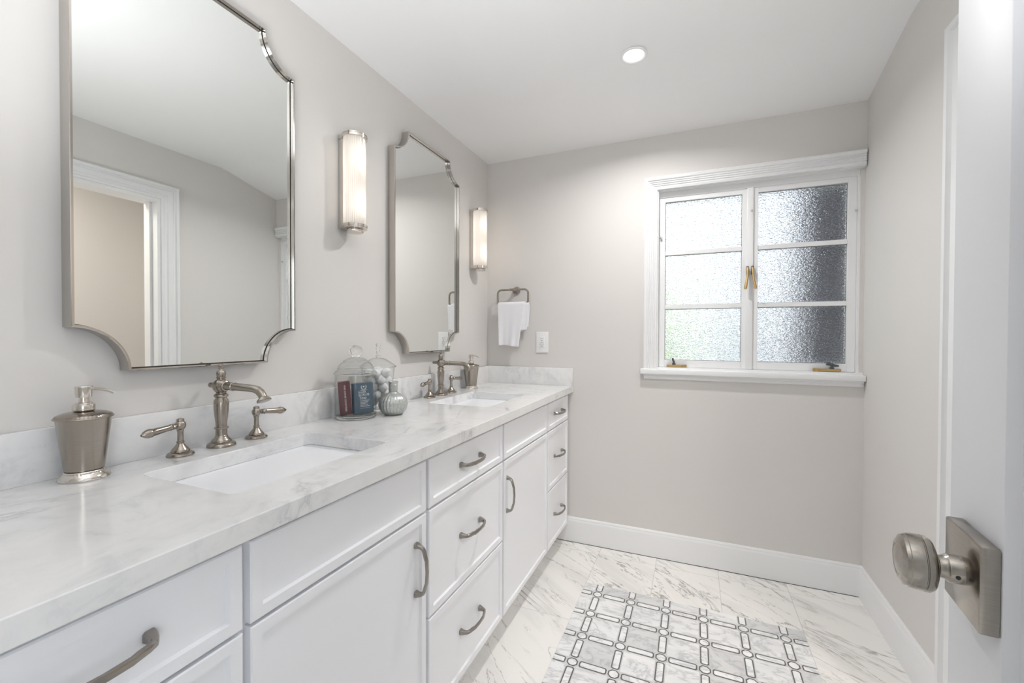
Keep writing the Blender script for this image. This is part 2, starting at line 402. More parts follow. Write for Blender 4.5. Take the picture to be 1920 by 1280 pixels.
struct(B().box(-0.3, 2.5, -4.8, YF-0.14, 2.42, 2.5), 'ceiling_hall', 'ceiling_paint', smooth=0)

# baseboards with a stepped, rounded top
def base_prof(): return [(0, 0), (0.015, 0), (0.015, 0.118), (0.0125, 0.124), (0.0105, 0.127), (0.0105, 0.132), (0.007, 0.138), (0.003, 0.140), (0, 0.140)]
b = B(); b.prism([(-d, z) for d, z in base_prof()], (0.02, W-0.0), 'x'); struct(b, 'baseboard_back', 'trim_white', smooth=25)
b = B(); b.prism([(W-d, z) for d, z in base_prof()], (-0.70, -0.0), 'y'); struct(b, 'baseboard_right', 'trim_white', smooth=25)
# black strip laid in as the shadow line where the back baseboard meets the tile
struct(B().box(0.45, W-0.015, -0.0165, -0.014, 0.0002, 0.0022), 'baseboard_shadow', 'gap_shadow_black', smooth=0)

# side doorway casing + jamb
def casing_profile():   # (offset across the face from the inner edge, projection)
    return [(0, 0), (0, 0.012), (0.012, 0.016), (0.022, 0.010), (0.030, 0.010), (0.036, 0.017), (0.060, 0.019), (0.070, 0.012), (0.076, 0.012), (0.080, 0.024), (0.092, 0.026), (0.098, 0.022), (0.100, 0)]
def casing_run(b, path_fn, prof):
    rows = [[b.bm.verts.new(p) for p in path_fn(o, h)] for o, h in prof]
    n = len(rows[0]); fs = []
    for A, Q in zip(rows[:-1], rows[1:]):
        for i in range(n-1): fs.append(b.bm.faces.new((A[i], A[i+1], Q[i+1], Q[i])))
    for i in range(n-1): fs.append(b.bm.faces.new((rows[-1][i], rows[-1][i+1], rows[0][i+1], rows[0][i])))
    fs.append(b.bm.faces.new([r[0] for r in rows])); fs.append(b.bm.faces.new([r[-1] for r in rows])); b._fin(fs)
b = B()
casing_run(b, lambda o, h: [(W-h, DO1+o, 0), (W-h, DO1+o, DOZ+o*0.9), (W-h, DO0-o, DOZ+o*0.9), (W-h, DO0-o, 0)], casing_profile())
b.box(W-0.004, W+0.134, DO1-0.018, DO1+0.001, 0, DOZ); b.box(W-0.004, W+0.134, DO0-0.001, DO0+0.018, 0, DOZ); b.box(W-0.003, W+0.133, DO0+0.001, DO1-0.001, DOZ-0.0185, DOZ+0.001)
b.box(W+0.05, W+0.085, DO1-0.032, DO1-0.018, 0, DOZ-0.018)
struct(b, 'trim_1', 'trim_white', smooth=20)

# ------------------------------------------------------------------ entry door, open into the room beside the camera
def entry_door():
    root = tag(thing('door_1', 'white panelled entry door standing open, with a round nickel knob', 'door', (1.391, -2.4805, 0), -math.radians(6.0)), kind='structure')
    Ld, T, Z1 = 0.76, 0.036, 2.03
    b = B(); st = 0.126
    b.box(0, T, 0, st, 0.008, Z1, 0.002); b.box(0, T, Ld-st, Ld, 0.008, Z1, 0.002)
    for z0, z1 in ((0.008, 0.22), (0.50, 0.68), (1.88, Z1)): b.box(0, T, st, Ld-st, z0, z1)
    for z0, z1 in ((0.22, 0.50), (0.68, 1.88)): b.box(0.012, T-0.012, st, Ld-st, z0, z1)
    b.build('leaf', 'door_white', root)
    for z in (0.25, 1.0, 1.78): B().lathe([(0.0, -0.045), (0.006, -0.045), (0.006, 0.045), (0.0, 0.045)], (-0.006, 0.002, z), seg=14).build('hinge', 'knob_nickel', root)
    ky, kz = Ld-0.082, 0.929
    kn = B(); h = 0.043
    kn.box(-0.0156, 0.0, ky-h, ky+h, kz-h, kz+h, 0.0022, 2)
    rose = kn.build('rose_plate', 'knob_nickel', root)
    k = B(); k.lathe([(0.0145, 0.010), (0.0145, 0.026), (0.0138, 0.027), (0.0118, 0.030), (0.0115, 0.034), (0.0135, 0.0365), (0.0215, 0.0375), (0.0265, 0.0395), (0.0288, 0.043), (0.0290, 0.047), (0.0282, 0.0475), (0.0282, 0.0482), (0.0290, 0.0488), (0.0288, 0.056), (0.0278, 0.0600), (0.0270, 0.0605), (0.0262, 0.0635), (0.021, 0.0665), (0.0175, 0.0672), (0.0168, 0.0664), (0.012, 0.0680), (0, 0.0690)],
                 (0, ky, kz), (-1, 0, 0), 56)
    k.build('knob', 'knob_nickel', root)
    B().lathe([(0, 0), (0.0022, 0), (0.0022, 0.0002), (0, 0.0002)], (-0.0215, ky-0.0143, kz-0.003), (0, -1, 0), 12).build('set_screw', 'slot_dark', root)
    B().box(0.006, 0.030, Ld-0.0005, Ld+0.0015, kz-0.028, kz+0.028).build('latch_plate', 'knob_nickel', root)
entry_door()

# ------------------------------------------------------------------ window
def window():
    root = tag(thing('window_1', 'white two-sash casement window with pebbled glass', 'window', (0, 0, 0)), kind='structure')
    # casing: left side and head, mitred at the left; the right end dies into the side wall
    b = B(); cp = [(0, 0), (0, 0.014), (0.010, 0.018), (0.016, 0.012), (0.020, 0.018), (0.026, 0.013), (0.030, 0.019), (0.036, 0.014), (0.040, 0.020), (0.046, 0.015), (0.050, 0.022), (0.062, 0.024), (0.067, 0.020), (0.068, 0)]
    casing_run(b, lambda o, h: [(WX0-o, -h, 1.004), (WX0-o, -h, WZ1+o), (1.885, -h, WZ1+o)], cp)
    b.build('casing', 'trim_white', root, 20)
    b = B(); b.box(0.918, W-0.002, -0.034, 0.012, 0.976, 1.004, 0.005, 3)
    b.prism([(0, 0.976), (-0.020, 0.976), (-0.020, 0.966), (-0.015, 0.963), (-0.015, 0.957), (-0.010, 0.950), (0, 0.950)], (0.936, W-0.006), 'x')
    b.build('sill', 'trim_white', root, 25)
    # jambs, head and stop of the opening
    b = B(); jy = 0.12
    b.box(WX0-0.002, WX0+0.006, -0.0015, jy-0.001, 1.0, WZ1-0.001); b.box(WX0+0.003, 1.876, 0.034, jy, WZ1-0.031, WZ1-0.002); b.box(WX0+0.001, W-0.0005, -0.001, 0.1205, WZ1-0.0035, WZ1+0.0006); b.box(1.8675, 1.876, 0.030, jy, 1.0, WZ1-0.03)
    b.box(WX0, W-0.001, 0.010, jy, 0.98, 1.012)
    b.box(WX0+0.004, WX0+0.022, 0.076, jy, 1.0, WZ1-0.03); b.box(1.853, 1.872, 0.076, jy, 1.0, WZ1-0.03); b.box(WX0, 1.872, 0.076, jy, 1.898, WZ1-0.02); b.box(WX0, 1.872, 0.076, jy, 1.0, 1.030); b.box(1.428, 1.442, 0.0782, jy, 1.0, WZ1-0.03)
    b.build('jamb', 'trim_white', root, 0)
    fy0, fy1, gy = 0.040, 0.078, 0.058
    for nm, x0, x1, g0, g1 in (('sash', WX0+0.006, 1.433, 1.037, 1.400), ('sash', 1.437, 1.867, 1.471, 1.834)):
        z0, z1 = 1.013, 1.914; gz0, gz1 = 1.050, 1.890
        b = B(); b.box(x0, g0, fy0, fy1, z0, z1, 0.0015); b.box(g1, x1, fy0, fy1, z0, z1, 0.0015)
        b.box(g0, g1, fy0, fy1, z0, gz0); b.box(g0, g1, fy0, fy1, gz1, z1)
        bars = ((1.607, 1.629), (1.321, 1.343))
        for a, c in bars: b.box(g0, g1, fy0+0.004, fy1-0.004, a, c, 0.002)
        sash = b.build(nm, 'trim_white', root, 20)
        for a, c in ((gz0, 1.321), (1.343, 1.607), (1.629, gz1)):
            B().box(g0-0.001, g1+0.001, gy, gy+0.004, a-0.001, c+0.001).build('pane', 'pebbled_glass', sash, 0)
            g = B(); g.ring_prism([(g0-0.001, a-0.001), (g1+0.001, a-0.001), (g1+0.001, c+0.001), (g0-0.001, c+0.001)],
                                  [(g0+0.0016, a+0.0016), (g1-0.0016, a+0.0016), (g1-0.0016, c-0.0016), (g0+0.0016, c-0.0016)], (gy-0.0016, gy-0.0002), 'y')
            g.build('glazing_line', 'gap_shadow_black', sash, 0)
    # meeting cover strip
    B().box(1.421, 1.449, 0.030, 0.042, 1.013, 1.914, 0.003).build('meeting_strip', 'trim_white', root, 25)
    # two lever handles at the meeting stiles
    for sx in (-1, 1):
        h = B(); x = 1.435 + sx*0.011; z = 1.512
        h.lathe([(0, 0), (0.007, 0), (0.007, 0.010), (0.0055, 0.014), (0, 0.015)], (x, 0.032, z), (0, -1, 0), 16)
        pts = [(x, 0.016, z+0.004), (x+sx*0.0005, 0.010, z-0.02), (x+sx*0.002, 0.006, z-0.045), (x+sx*0.006, 0.002, z-0.07), (x+sx*0.010, -0.002, z-0.092), (x+sx*0.012, -0.004, z-0.102)]
        h.tube(pts, [0.0065, 0.0055, 0.0055, 0.006, 0.0075, 0.006], 12)
        h.build('lever_handle', 'brass', root)
        p = B(); p.box(x-0.006, x+0.006, 0.026, 0.031, z-0.03, z+0.014, 0.002); p.build('handle_plate', 'iron_dark', root)
    # stays on the bottom rails
    for x, s in ((1.085, 1), (1.775, -1)):
        h = B(); h.box(x-0.036, x+0.062, 0.016, 0.030, 1.013, 1.027, 0.003) if s > 0 else h.box(x-0.075, x+0.035, 0.016, 0.030, 1.013, 1.027, 0.003)
        ex = x+0.053 if s > 0 else x-0.066
        h.box(ex-0.010, ex+0.010, 0.013, 0.018, 1.011, 1.029, 0.0015)
        st = h.build('stay_bar', 'brass', root)
        k = B(); k.lathe([(0, 0), (0.009, 0), (0.009, 0.008), (0.005, 0.010), (0.005, 0.016), (0, 0.016)], (x, 0.023, 1.026), (0, 0, 1), 16)
        if s > 0: k.tube([(x, 0.023, 1.040), (x-0.004, 0.020, 1.052), (x-0.006, 0.020, 1.062)], [0.006, 0.005, 0.004], 10)
        else: k.tube([(x-0.022, 0.022, 1.050), (x-0.012, 0.022, 1.049), (x+0.012, 0.022, 1.042), (x+0.026, 0.022, 1.041)], [0.007, 0.008, 0.006, 0.004], 10)
        k.build('thumb_screw', 'iron_dark', st)
    for x, z in ((1.441, 1.80), (1.862, 1.755), (1.016, 1.70)):
        B().lathe([(0, 0), (0.006, 0), (0.005, 0.005), (0.0025, 0.009), (0, 0.010)], (x, 0.031, z), (0, -1, 0), 12).build('stop_screw', 'polished_nickel', root)
window()

# outside, beyond the obscure glass
tag(B().box(-6, 9, 0.12, 9, -0.35, -0.15).build('ground_outside', 'garden_ground', None, 0), kind='structure')
def garden_fence():
    root = thing('garden_fence', 'pale horizontal board fence blurred behind the pebbled window panes', 'fence', (0, 0, 0))
    b = B()
    for k in range(13): b.box(-3, 7, 1.90, 1.93, -0.13+k*0.15, -0.13+k*0.15+0.125)
    b.build('boards', 'garden_white', root, 0)
    B().box(-3, 7, 1.96, 2.0, -0.15, 1.80).build('backing', 'fence_gap', root, 0)
garden_fence()
tag(B().box(1.705, 2.3, 0.30, 0.56, -0.15, 2.55, 0.01).build('pillar', 'pillar_grey', None, 0), 'dark grey pillar showing through the right side of the window', 'pillar')
tag(B().box(1.43, 1.60, 1.0, 1.12, -0.15, 2.5, 0.01).build('post', 'post_blue', None, 0), 'pale blue-grey post blurred behind the middle of the window', 'post')
def shrub():
    root = thing('shrub', 'bright green shrub blurred at the left edge of the window', 'shrub', (0.72, 1.2, -0.15))
    b = B(); rnd = random.Random(3)
    for i in range(1500):
        a, hh = rnd.random()*2*PI, rnd.random(); rr = (0.32*math.sin(PI*min(1, 0.12+hh*0.86))**0.6)*math.sqrt(rnd.random())
        c = Vector((rr*math.cos(a), rr*math.sin(a), 0.25+hh*1.75)); n = Vector((rnd.uniform(-1, 1), rnd.uniform(-1, 1), rnd.uniform(-.4, 1))).normalized(); t = n.orthogonal().normalized(); s2 = n.cross(t); l = rnd.uniform(.03, .06)
        vs = [b.bm.verts.new(c+q) for q in (-t*l, s2*l*.45+n*.004, t*l, -s2*l*.45+n*.004)]; b.bm.faces.new(vs)
    b.build('foliage', 'shrub_green', root)
    B().lathe([(0, 0), (0.03, 0), (0.018, 1.2), (0, 1.4)], seg=10).build('stem', 'pillar_grey', root)
shrub()

# ------------------------------------------------------------------ vanity cabinets
XB, XF, ZT, ZB = 0.503, 0.522, 0.840, 0.107
FRAME, REC, REV = 0.021, 0.006, 0.0065
def front_panel(y0, y1, z0, z1):
    b = B(); xm = XF-REC
    b.box(XB, XB+0.006, y0, y1, z0, z1)          # back skin
    o = [(y0, z0), (y1, z0), (y1, z1), (y0, z1)]; e = 0.0022
    i = [(y0+FRAME, z0+FRAME), (y1-FRAME, z0+FRAME), (y1-FRAME, z1-FRAME), (y0+FRAME, z1-FRAME)]
    oe = [(y0+e, z0+e), (y1-e, z0+e), (y1-e, z1-e), (y0+e, z1-e)]
    k = 0.003; i2 = [(y0+FRAME+k, z0+FRAME+k), (y1-FRAME-k, z0+FRAME+k), (y1-FRAME-k, z1-FRAME-k), (y0+FRAME+k, z1-FRAME-k)]
    lv = [(o, XB+0.006), (o, XF-e), (oe, XF), (i, XF), (i2, xm)]
    rows = [[b.bm.verts.new((x, y, z)) for y, z in P_] for P_, x in lv]
    for A, Q in zip(rows[:-1], rows[1:]):
        for j in range(4): b.bm.faces.new((A[j], A[(j+1) % 4], Q[(j+1) % 4], Q[j]))
    b.bm.faces.new(rows[-1]); return b
def pull_mesh(Lg=0.128):
    """arched bar pull along local x, projecting along +y"""
    b = B(); hl = Lg/2
    path = [(-hl, 0.0), (-hl, 0.004), (-hl+0.0005, 0.010), (-hl+0.002, 0.017), (-hl+0.006, 0.0235), (-hl+0.014, 0.0275), (-hl+0.026, 0.0305), (-hl*0.45, 0.0340), (0, 0.0358)]
    path = path + [(-x, y) for x, y in reversed(path[:-1])]
    wd = [0.0082, 0.0082, 0.0068, 0.0055, 0.0050, 0.0052, 0.0056, 0.0054, 0.0052]; th = [0.0078, 0.0074, 0.0058, 0.0046, 0.0042, 0.0038, 0.0036, 0.0033, 0.0032]
    wd += list(reversed(wd[:-1])); th += list(reversed(th[:-1]))
    def sec(i):
        a, c = wd[i], th[i]; k = 0.35
        return [(a, -c*(1-k)), (a, c*(1-k)), (a*(1-k), c), (-a*(1-k), c), (-a, c*(1-k)), (-a, -c*(1-k)), (-a*(1-k), -c), (a*(1-k), -c)]
    # frame: side = t x up ; up fixed by in-plane normal
    pts = [Vector((x, y, 0)) for x, y in path]; n = len(pts); rings = []
    for i, p in enumerate(pts):
        t = (pts[min(i+1, n-1)]-pts[max(i-1, 0)]).normalized(); nz = Vector((0, 0, 1)); u = nz.cross(t)
        rings.append([b.bm.verts.new(p + nz*q[0] + u*q[1]) for q in sec(i)])
    for A, Q in zip(rings[:-1], rings[1:]):
        for j in range(8): b.bm.faces.new((A[j], A[(j+1) % 8], Q[(j+1) % 8], Q[j]))
    b.bm.faces.new(rings[0]); b.bm.faces.new(rings[-1]); return b
PULL = None
def pull(parent, y, z, vertical=False):
    global PULL
    if PULL is None:
        PULL = pull_mesh().build('handle', 'pull_nickel', parent); o = PULL
    else:
        o = PULL.copy(); COL.objects.link(o); o.parent = parent; o.name = 'handle'
    R = Matrix(((0, 1, 0), (1, 0, 0), (0, 0, -1))) if not vertical else Matrix(((0, 1, 0), (0, 0, 1), (1, 0, 0)))
    o.matrix_local = Matrix.Translation((XF-REC, y, z)) @ R.to_4x4()
    o['label'] = 'brushed nickel bar pull'
    return o
def cab_body(root, y0, y1):
    b = B(); b.box(0.003, XB, y0+0.0003, y1-0.0003, 0.105, 0.8548); b.box(0.003, 0.44, y0+0.0003, y1-0.0003, 0.0, 0.105)
    b.build('body', 'cabinet_white', root, 0)
def drawer_bank(y0, y1, label):
    root = thing('drawer_cabinet', label, 'cabinet', group='white vanity cabinets under the countertop')
    cab_body(root, y0, y1)
    for z0, z1, zh in ((0.704, ZT, 0.774), (0.403, 0.698, 0.553), (ZB, 0.397, 0.250)):
        d = front_panel(y0+REV, y1-REV, z0, z1).build('drawer', 'cabinet_white', root, 20); pull(d, (y0+y1)/2, zh)
def sink_cab(y0, y1, hy, label):
    root = thing('sink_cabinet', label, 'cabinet', group='white vanity cabinets under the countertop')
    cab_body(root, y0, y1)
    front_panel(y0+REV, y1-REV, 0.704, ZT).build('false_front', 'cabinet_white', root, 20)
    d = front_panel(y0+REV, y1-REV, ZB, 0.698).build('door', 'cabinet_white', root, 20); pull(d, hy, 0.563, True)
V = [-2.332, -1.938, -1.425, -0.921, -0.383, -0.012]
drawer_bank(V[0], V[1], 'white three-drawer vanity cabinet nearest the camera, at the left end')
sink_cab(V[1], V[2], -1.472, 'white one-door vanity cabinet below the near sink')
drawer_bank(V[2], V[3], 'white three-drawer vanity cabinet standing between the two sink cabinets')
sink_cab(V[3], V[4], -0.885, 'white one-door vanity cabinet below the far sink')
drawer_bank(V[4], V[5], 'narrow white three-drawer vanity cabinet against the window wall')

# ------------------------------------------------------------------ countertop, sinks
CT, CB, CW = 0.8905, 0.8552, 0.547
SINKS = [(0.140, 0.429, -1.895, -1.474), (0.140, 0.425, -0.862, -0.448)]
def countertop():
    root = thing('countertop', 'white grey-veined quartz countertop along the left wall with two sink openings', 'countertop')
    b = B(); y0, y1 = -2.36, -0.001; x0 = 0.001; R = 0.022
    # slab as strips around the two openings
    ys = [y0]; 
    for s in SINKS: ys += [s[2], s[3]]
    ys.append(y1)
    def strip(xa, xb, ya, yb): b.box(xa, xb, ya, yb, CB, CT)
    bm = b.bm
    def face_grid(z, flip):
        outer = [(x0, y0), (CW, y0), (CW, y1), (x0, y1)]
        edges = []; vs = [bm.verts.new((x, y, z)) for x, y in outer]
        edges += [bm.edges.new((vs[i], vs[(i+1) % 4])) for i in range(4)]
        loops = [vs]
        for s in SINKS:
            hv = [bm.verts.new((x, y, z)) for x, y in rrect(s[0], s[1], s[2], s[3], R)]
            edges += [bm.edges.new((hv[i], hv[(i+1) % len(hv)])) for i in range(len(hv))]; loops.append(hv)
        bmesh.ops.triangle_fill(bm, use_beauty=True, use_dissolve=False, edges=edges)
        return loops
    # top face slightly inset for the eased edge
    A = face_grid(CT, False); Q = face_grid(CB, True)
    for la, lq in zip(A, Q):
        n = len(la)
        for i in range(n): bm.faces.new((la[i], la[(i+1) % n], lq[(i+1) % n], lq[i]))
    slab = b.build('slab', 'quartz', root, 30)
    m = slab.modifiers.new('ease', 'BEVEL'); m.width = 0.0018; m.segments = 2; m.limit_method = 'ANGLE'; m.angle_limit = math.radians(60)
    tag(B().box(0.001, 0.021, y0, -0.0212, CT, 0.992, 0.0012).build('backsplash', 'quartz', None, 25), 'long quartz backsplash along the left wall below the mirrors', 'backsplash')
    tag(B().box(0.001, CW, -0.021, -0.001, CT, 0.992, 0.0012).build('backsplash', 'quartz', None, 25), 'short quartz backsplash on the window wall at the counter end', 'backsplash')
countertop()
def sink(s, label):
    root = thing('sink', label, 'sink', ((s[0]+s[1])/2, (s[2]+s[3])/2, 0), 0, 'undermount sinks')
    hx, hy = (s[1]-s[0])/2, (s[3]-s[2])/2; b = B()
    rows = []
    lv = [(0.028, CB-0.0006, 0.03), (0.028, CB-0.012, 0.03), (0.0, CB-0.02, 0.02)]     # flange outside (under the slab)
    inn = [(0.006, CB-0.0006, 0.028), (0.004, CB-0.006, 0.027), (0.000, CB-0.03, 0.028), (-0.016, CB-0.10, 0.036), (-0.030, CB-0.128, 0.045), (-0.060, CB-0.138, 0.05), (-0.10, CB-0.141, 0.04)]
    outl = [(0.0, CB-0.138, 0.045), (0.012, CB-0.10, 0.036), (0.018, CB-0.02, 0.03), (0.028, CB-0.012, 0.03), (0.028, CB-0.0006, 0.03)]
    for off, z, r in outl + inn:
        off = max(off, -hx+0.03)
        rows.append([b.bm.verts.new((x, y, z)) for x, y in rrect(-hx-off, hx+off, -hy-off, hy+off, max(0.004, r))])
    for A, Q in zip(rows[:-1], rows[1:]):
        n = len(A)
        for i in range(n): b.bm.faces.new((A[i], A[(i+1) % n], Q[(i+1) % n], Q[i]))
    b.bm.faces.new(rows[-1]); 
    zb = CB-0.165
    b.build('basin', 'porcelain', root, 50)
    B().lathe([(0, 0), (0.022, 0), (0.022, 0.002), (0.019, 0.003), (0.017, 0.002), (0, 0.0025)], (0, 0, CB-0.1412), seg=24).build('drain', 'brushed_nickel', root)
sink(SINKS[0], 'white rectangular undermount sink below the near faucet')
sink(SINKS[1], 'white rectangular undermount sink below the far faucet')

# ------------------------------------------------------------------ faucets
def faucet(y, label):
    root = thing('faucet', label, 'faucet', (0.062, y, CT), 0, 'widespread bathroom faucets')
    c = B()
    c.lathe([(r*(1.17 if h < 0.165 else 1.08), h) for r, h in [(0.0, 0), (0.0275, 0), (0.028, 0.003), (0.0265, 0.007), (0.0225, 0.010), (0.0195, 0.0115), (0.0195, 0.0135), (0.0185, 0.0165), (0.015, 0.021), (0.0128, 0.0235), (0.0122, 0.0265), (0.0112, 0.028), (0.0110, 0.044), (0.0132, 0.0450), (0.0138, 0.0470), (0.0132, 0.0490), (0.0108, 0.0500), (0.0108, 0.058), (0.0125, 0.075), (0.0140, 0.092), (0.0145, 0.108), (0.0138, 0.118), (0.0108, 0.1235), (0.0105, 0.125), (0.0130, 0.1265), (0.0142, 0.130), (0.0130, 0.1335), (0.0098, 0.1355), (0.0098, 0.138), (0.012, 0.1405), (0.0155, 0.147), (0.0168, 0.155), (0.0155, 0.163), (0.0115, 0.169), (0.0085, 0.171), (0.0085, 0.174), (0.0098, 0.1750), (0.0098, 0.1775), (0.0085, 0.1785), (0.0098, 0.183), (0.0102, 0.187), (0.0085, 0.192), (0.0045, 0.1955), (0.0038, 0.198), (0.0060, 0.1995), (0.0060, 0.2015), (0.0042, 0.203), (0.0056, 0.207), (0.0046, 0.211), (0, 0.2135)]])
    body = c.build('column', 'brushed_nickel', root)
    sp = B(); z = 0.155
    sp.lathe([(0.0, -0.046), (0.0042, -0.0455), (0.0062, -0.043), (0.0068, -0.039), (0.0052, -0.035), (0.0045, -0.033), (0.0068, -0.031), (0.0072, -0.026), (0.0055, -0.023), (0.0062, -0.014), (0.0, -0.013)], (0, 0, z), (1, 0, 0), 32)
    sp.build('finial', 'brushed_nickel', root)
    sp = B()
    sp.lathe([(0.0, 0.010), (0.0150, 0.011), (0.0155, 0.0135), (0.0138, 0.0155), (0.0128, 0.0175), (0.0136, 0.0185), (0.0128, 0.0205), (0.0104, 0.022), (0.0098, 0.044), (0.0112, 0.045), (0.0116, 0.047), (0.0112, 0.049), (0.0098, 0.050), (0.0, 0.050)], (0, 0, z), (1, 0, 0), 36)
    pts = [(0.048, 0, z), (0.078, 0, z-0.0005), (0.106, 0, z-0.0012), (0.124, 0, z-0.0022), (0.136, 0, z-0.0045), (0.145, 0, z-0.0092), (0.1515, 0, z-0.0155), (0.1555, 0, z-0.0215)]
    sp.tube(pts, [0.0098, 0.0095, 0.0092, 0.0092, 0.0096, 0.0098, 0.0094, 0.0096], 24, up=(0, 1, 0))
    sp.lathe([(0.0, 0.0), (0.0096, 0.0), (0.0105, 0.002), (0.0150, 0.0055), (0.0165, 0.0085), (0.0158, 0.0105), (0.0125, 0.011), (0, 0.0105)], (0.1550, 0, z-0.0205), (0.40, 0, -0.92), 32)
    sp.build('spout', 'brushed_nickel', root)
    for sgn in (-1, 1):
        h = B(); yo = sgn*0.0965
        h.lathe([(0, 0), (0.0272, 0), (0.0278, 0.0025), (0.0258, 0.0065), (0.0205, 0.009), (0.0185, 0.0095), (0.0190, 0.0105), (0.0186, 0.0125), (0.0160, 0.0165), (0.0110, 0.0225), (0.0078, 0.0275), (0.0068, 0.0295), (0.0080, 0.0310), (0.0080, 0.0330), (0.0062, 0.0345), (0.0060, 0.056), (0.0070, 0.0575), (0.0070, 0.0610), (0.0082, 0.0625), (0.0108, 0.067), (0.0116, 0.072), (0.0108, 0.077), (0.0076, 0.0805), (0.0078, 0.0815), (0.0080, 0.084), (0.0066, 0.087), (0, 0.0885)], (0, yo, 0), seg=36)
        hd = h.build('handle', 'brushed_nickel', root)
        ax = Vector((0.14, sgn, -0.09))
        l = B(); l.lathe([(0, 0.006), (0.0042, 0.007), (0.0042, 0.013), (0.0068, 0.0145), (0.0072, 0.0165), (0.0056, 0.0185), (0.0070, 0.0205), (0.0076, 0.0225), (0.0068, 0.0245), (0.0068, 0.029), (0.0075, 0.044), (0.0084, 0.058), (0.0088, 0.064), (0.0100, 0.066), (0.0100, 0.069), (0.0098, 0.073), (0.0085, 0.0765), (0.0080, 0.0772), (0.0070, 0.0800), (0.0045, 0.0830), (0.0036, 0.0840), (0.0026, 0.0860), (0, 0.0872)], (0, yo, 0.0725), ax, 28)
        l.build('lever', 'brushed_nickel', hd)
    return root
faucet(-1.678, 'brushed nickel faucet with two lever handles behind the near sink')
faucet(-0.632, 'brushed nickel faucet with two lever handles behind the far sink')

# ------------------------------------------------------------------ soap dispensers
def dispenser(x, y, rz, label):
    root = thing('soap_dispenser', label, 'soap dispenser', (x, y, CT), rz, 'brushed metal soap dispensers')
    rope = lambda lo, hi, amp, n: (lambda a, h, r: amp*math.sin(a*n + h*900) if lo <= h <= hi else 0)
    b = B(); b.lathe([(0, 0), (0.0385, 0), (0.0392, 0.002), (0.0380, 0.006), (0.0340, 0.0105), (0.0318, 0.0125), (0.0312, 0.0135), (0.0316, 0.0150), (0.0310, 0.0165), (0.0300, 0.0175), (0, 0.0175)], seg=120, rmod=rope(0.0120, 0.0160, 0.0005, 40))
    b.build('base', 'polished_nickel', root)
    b = B(); b.lathe([(0.0285, 0.0178), (0.0300, 0.0195), (0.0300, 0.0205), (0.0412, 0.118), (0.0418, 0.1195), (0.040, 0.1198), (0.028, 0.022), (0, 0.022)], seg=64)
    b.build('body', 'brushed_nickel', root)
    b = B(); b.lathe([(0.030, 0.1200), (0.0445, 0.1202), (0.0452, 0.1215), (0.0440, 0.1230), (0.0422, 0.1238), (0.0416, 0.1250), (0.0408, 0.1268), (0.0396, 0.1275), (0.033, 0.1305), (0.024, 0.1325), (0.015, 0.1335), (0, 0.1336)], seg=132, rmod=rope(0.1236, 0.1272, 0.0005, 44))
    b.build('lid', 'brushed_nickel', root)
    b = B(); b.lathe([(0.0125, 0.1325), (0.0150, 0.1345), (0.0165, 0.1352), (0.0170, 0.1365), (0.0170, 0.1455), (0.0160, 0.1475), (0.0135, 0.1485), (0.0130, 0.1505), (0.0085, 0.1520), (0.0080, 0.1545), (0.0075, 0.1610), (0.0122, 0.1612), (0.0124, 0.1620), (0.0136, 0.1790), (0.0138, 0.1820), (0.0128, 0.1832), (0.009, 0.1836), (0, 0.1838)], seg=48)
    pm = b.build('pump', 'polished_nickel', root)
    n = B(); n.tube([(0.002, 0.004, 0.177), (0.012, 0.014, 0.1778), (0.022, 0.023, 0.1765), (0.032, 0.031, 0.1735), (0.041, 0.038, 0.1695)], [0.0030, 0.0028, 0.0026, 0.0024, 0.0023], 14)
    n.build('nozzle', 'polished_nickel', pm)
    return root
dispenser(0.066, -1.951, -0.25, 'brushed nickel soap dispenser with pump at the left of the near sink')
dispenser(0.072, -0.345, -1.0, 'brushed nickel soap dispenser with pump behind the far faucet by the corner')

# ------------------------------------------------------------------ jars, soaps, cotton, vase
def jar(x, y, label, outer, inner, lid, knob, rings, base):
    root = thing('glass_jar', label, 'jar', (x, y, CT), 0, 'lidded glass jars')
    B().lathe(outer + inner, seg=72).build('body', 'jar_glass', root, 50)
    inn = [(max(r-0.0022, 0.0), h-0.0012) for r, h in reversed(lid)]
    ld = B().lathe(lid + inn, seg=72, close=True).build('lid', 'jar_glass', root, 50)
    B().lathe(knob, seg=40).build('knob', 'clear_glass', ld, 50)
    for r, h, t in rings:
        B().lathe([(r+t*math.cos(a), h+t*math.sin(a)) for a in [2*PI*k/10 for k in range(10)]], seg=64, close=True).build('rim', 'clear_glass', ld, 60)
    rb, hb = base
    B().lathe([(0, 0.0008), (rb-0.002, 0.0008), (rb, 0.003), (rb, hb-0.001), (rb-0.002, hb), (0, hb)], seg=64).build('base', 'clear_glass', root, 50)
    return root
JX, JY = 0.099, -1.238
jar(JX, JY, 'stepped-lid clear glass jar holding two soap boxes',
    [(0, 0.0005), (0.066, 0.0005), (0.069, 0.004), (0.069, 0.150)], [(0.0665, 0.150), (0.0665, 0.014), (0.060, 0.0118), (0, 0.0115)],
    [(0.0705, 0.1508), (0.0725, 0.1535), (0.0715, 0.1570), (0.0620, 0.1660), (0.0592, 0.1710), (0.0595, 0.1750), (0.0565, 0.1820), (0.0490, 0.1905), (0.0410, 0.1945), (0.0390, 0.1975), (0.0350, 0.2020), (0.0260, 0.2065), (0.0160, 0.2090), (0.0130, 0.2098)],
    [(0, 0.2090), (0.0140, 0.2092), (0.0132, 0.2120), (0.0150, 0.2150), (0.0195, 0.2205), (0.0222, 0.2280), (0.0222, 0.2350), (0.0195, 0.2430), (0.0130, 0.2485), (0.0060, 0.2505), (0, 0.2508)],
    [(0.0700, 0.1535, 0.0028), (0.0590, 0.1725, 0.0020), (0.0400, 0.1962, 0.0018)], (0.0662, 0.0112))
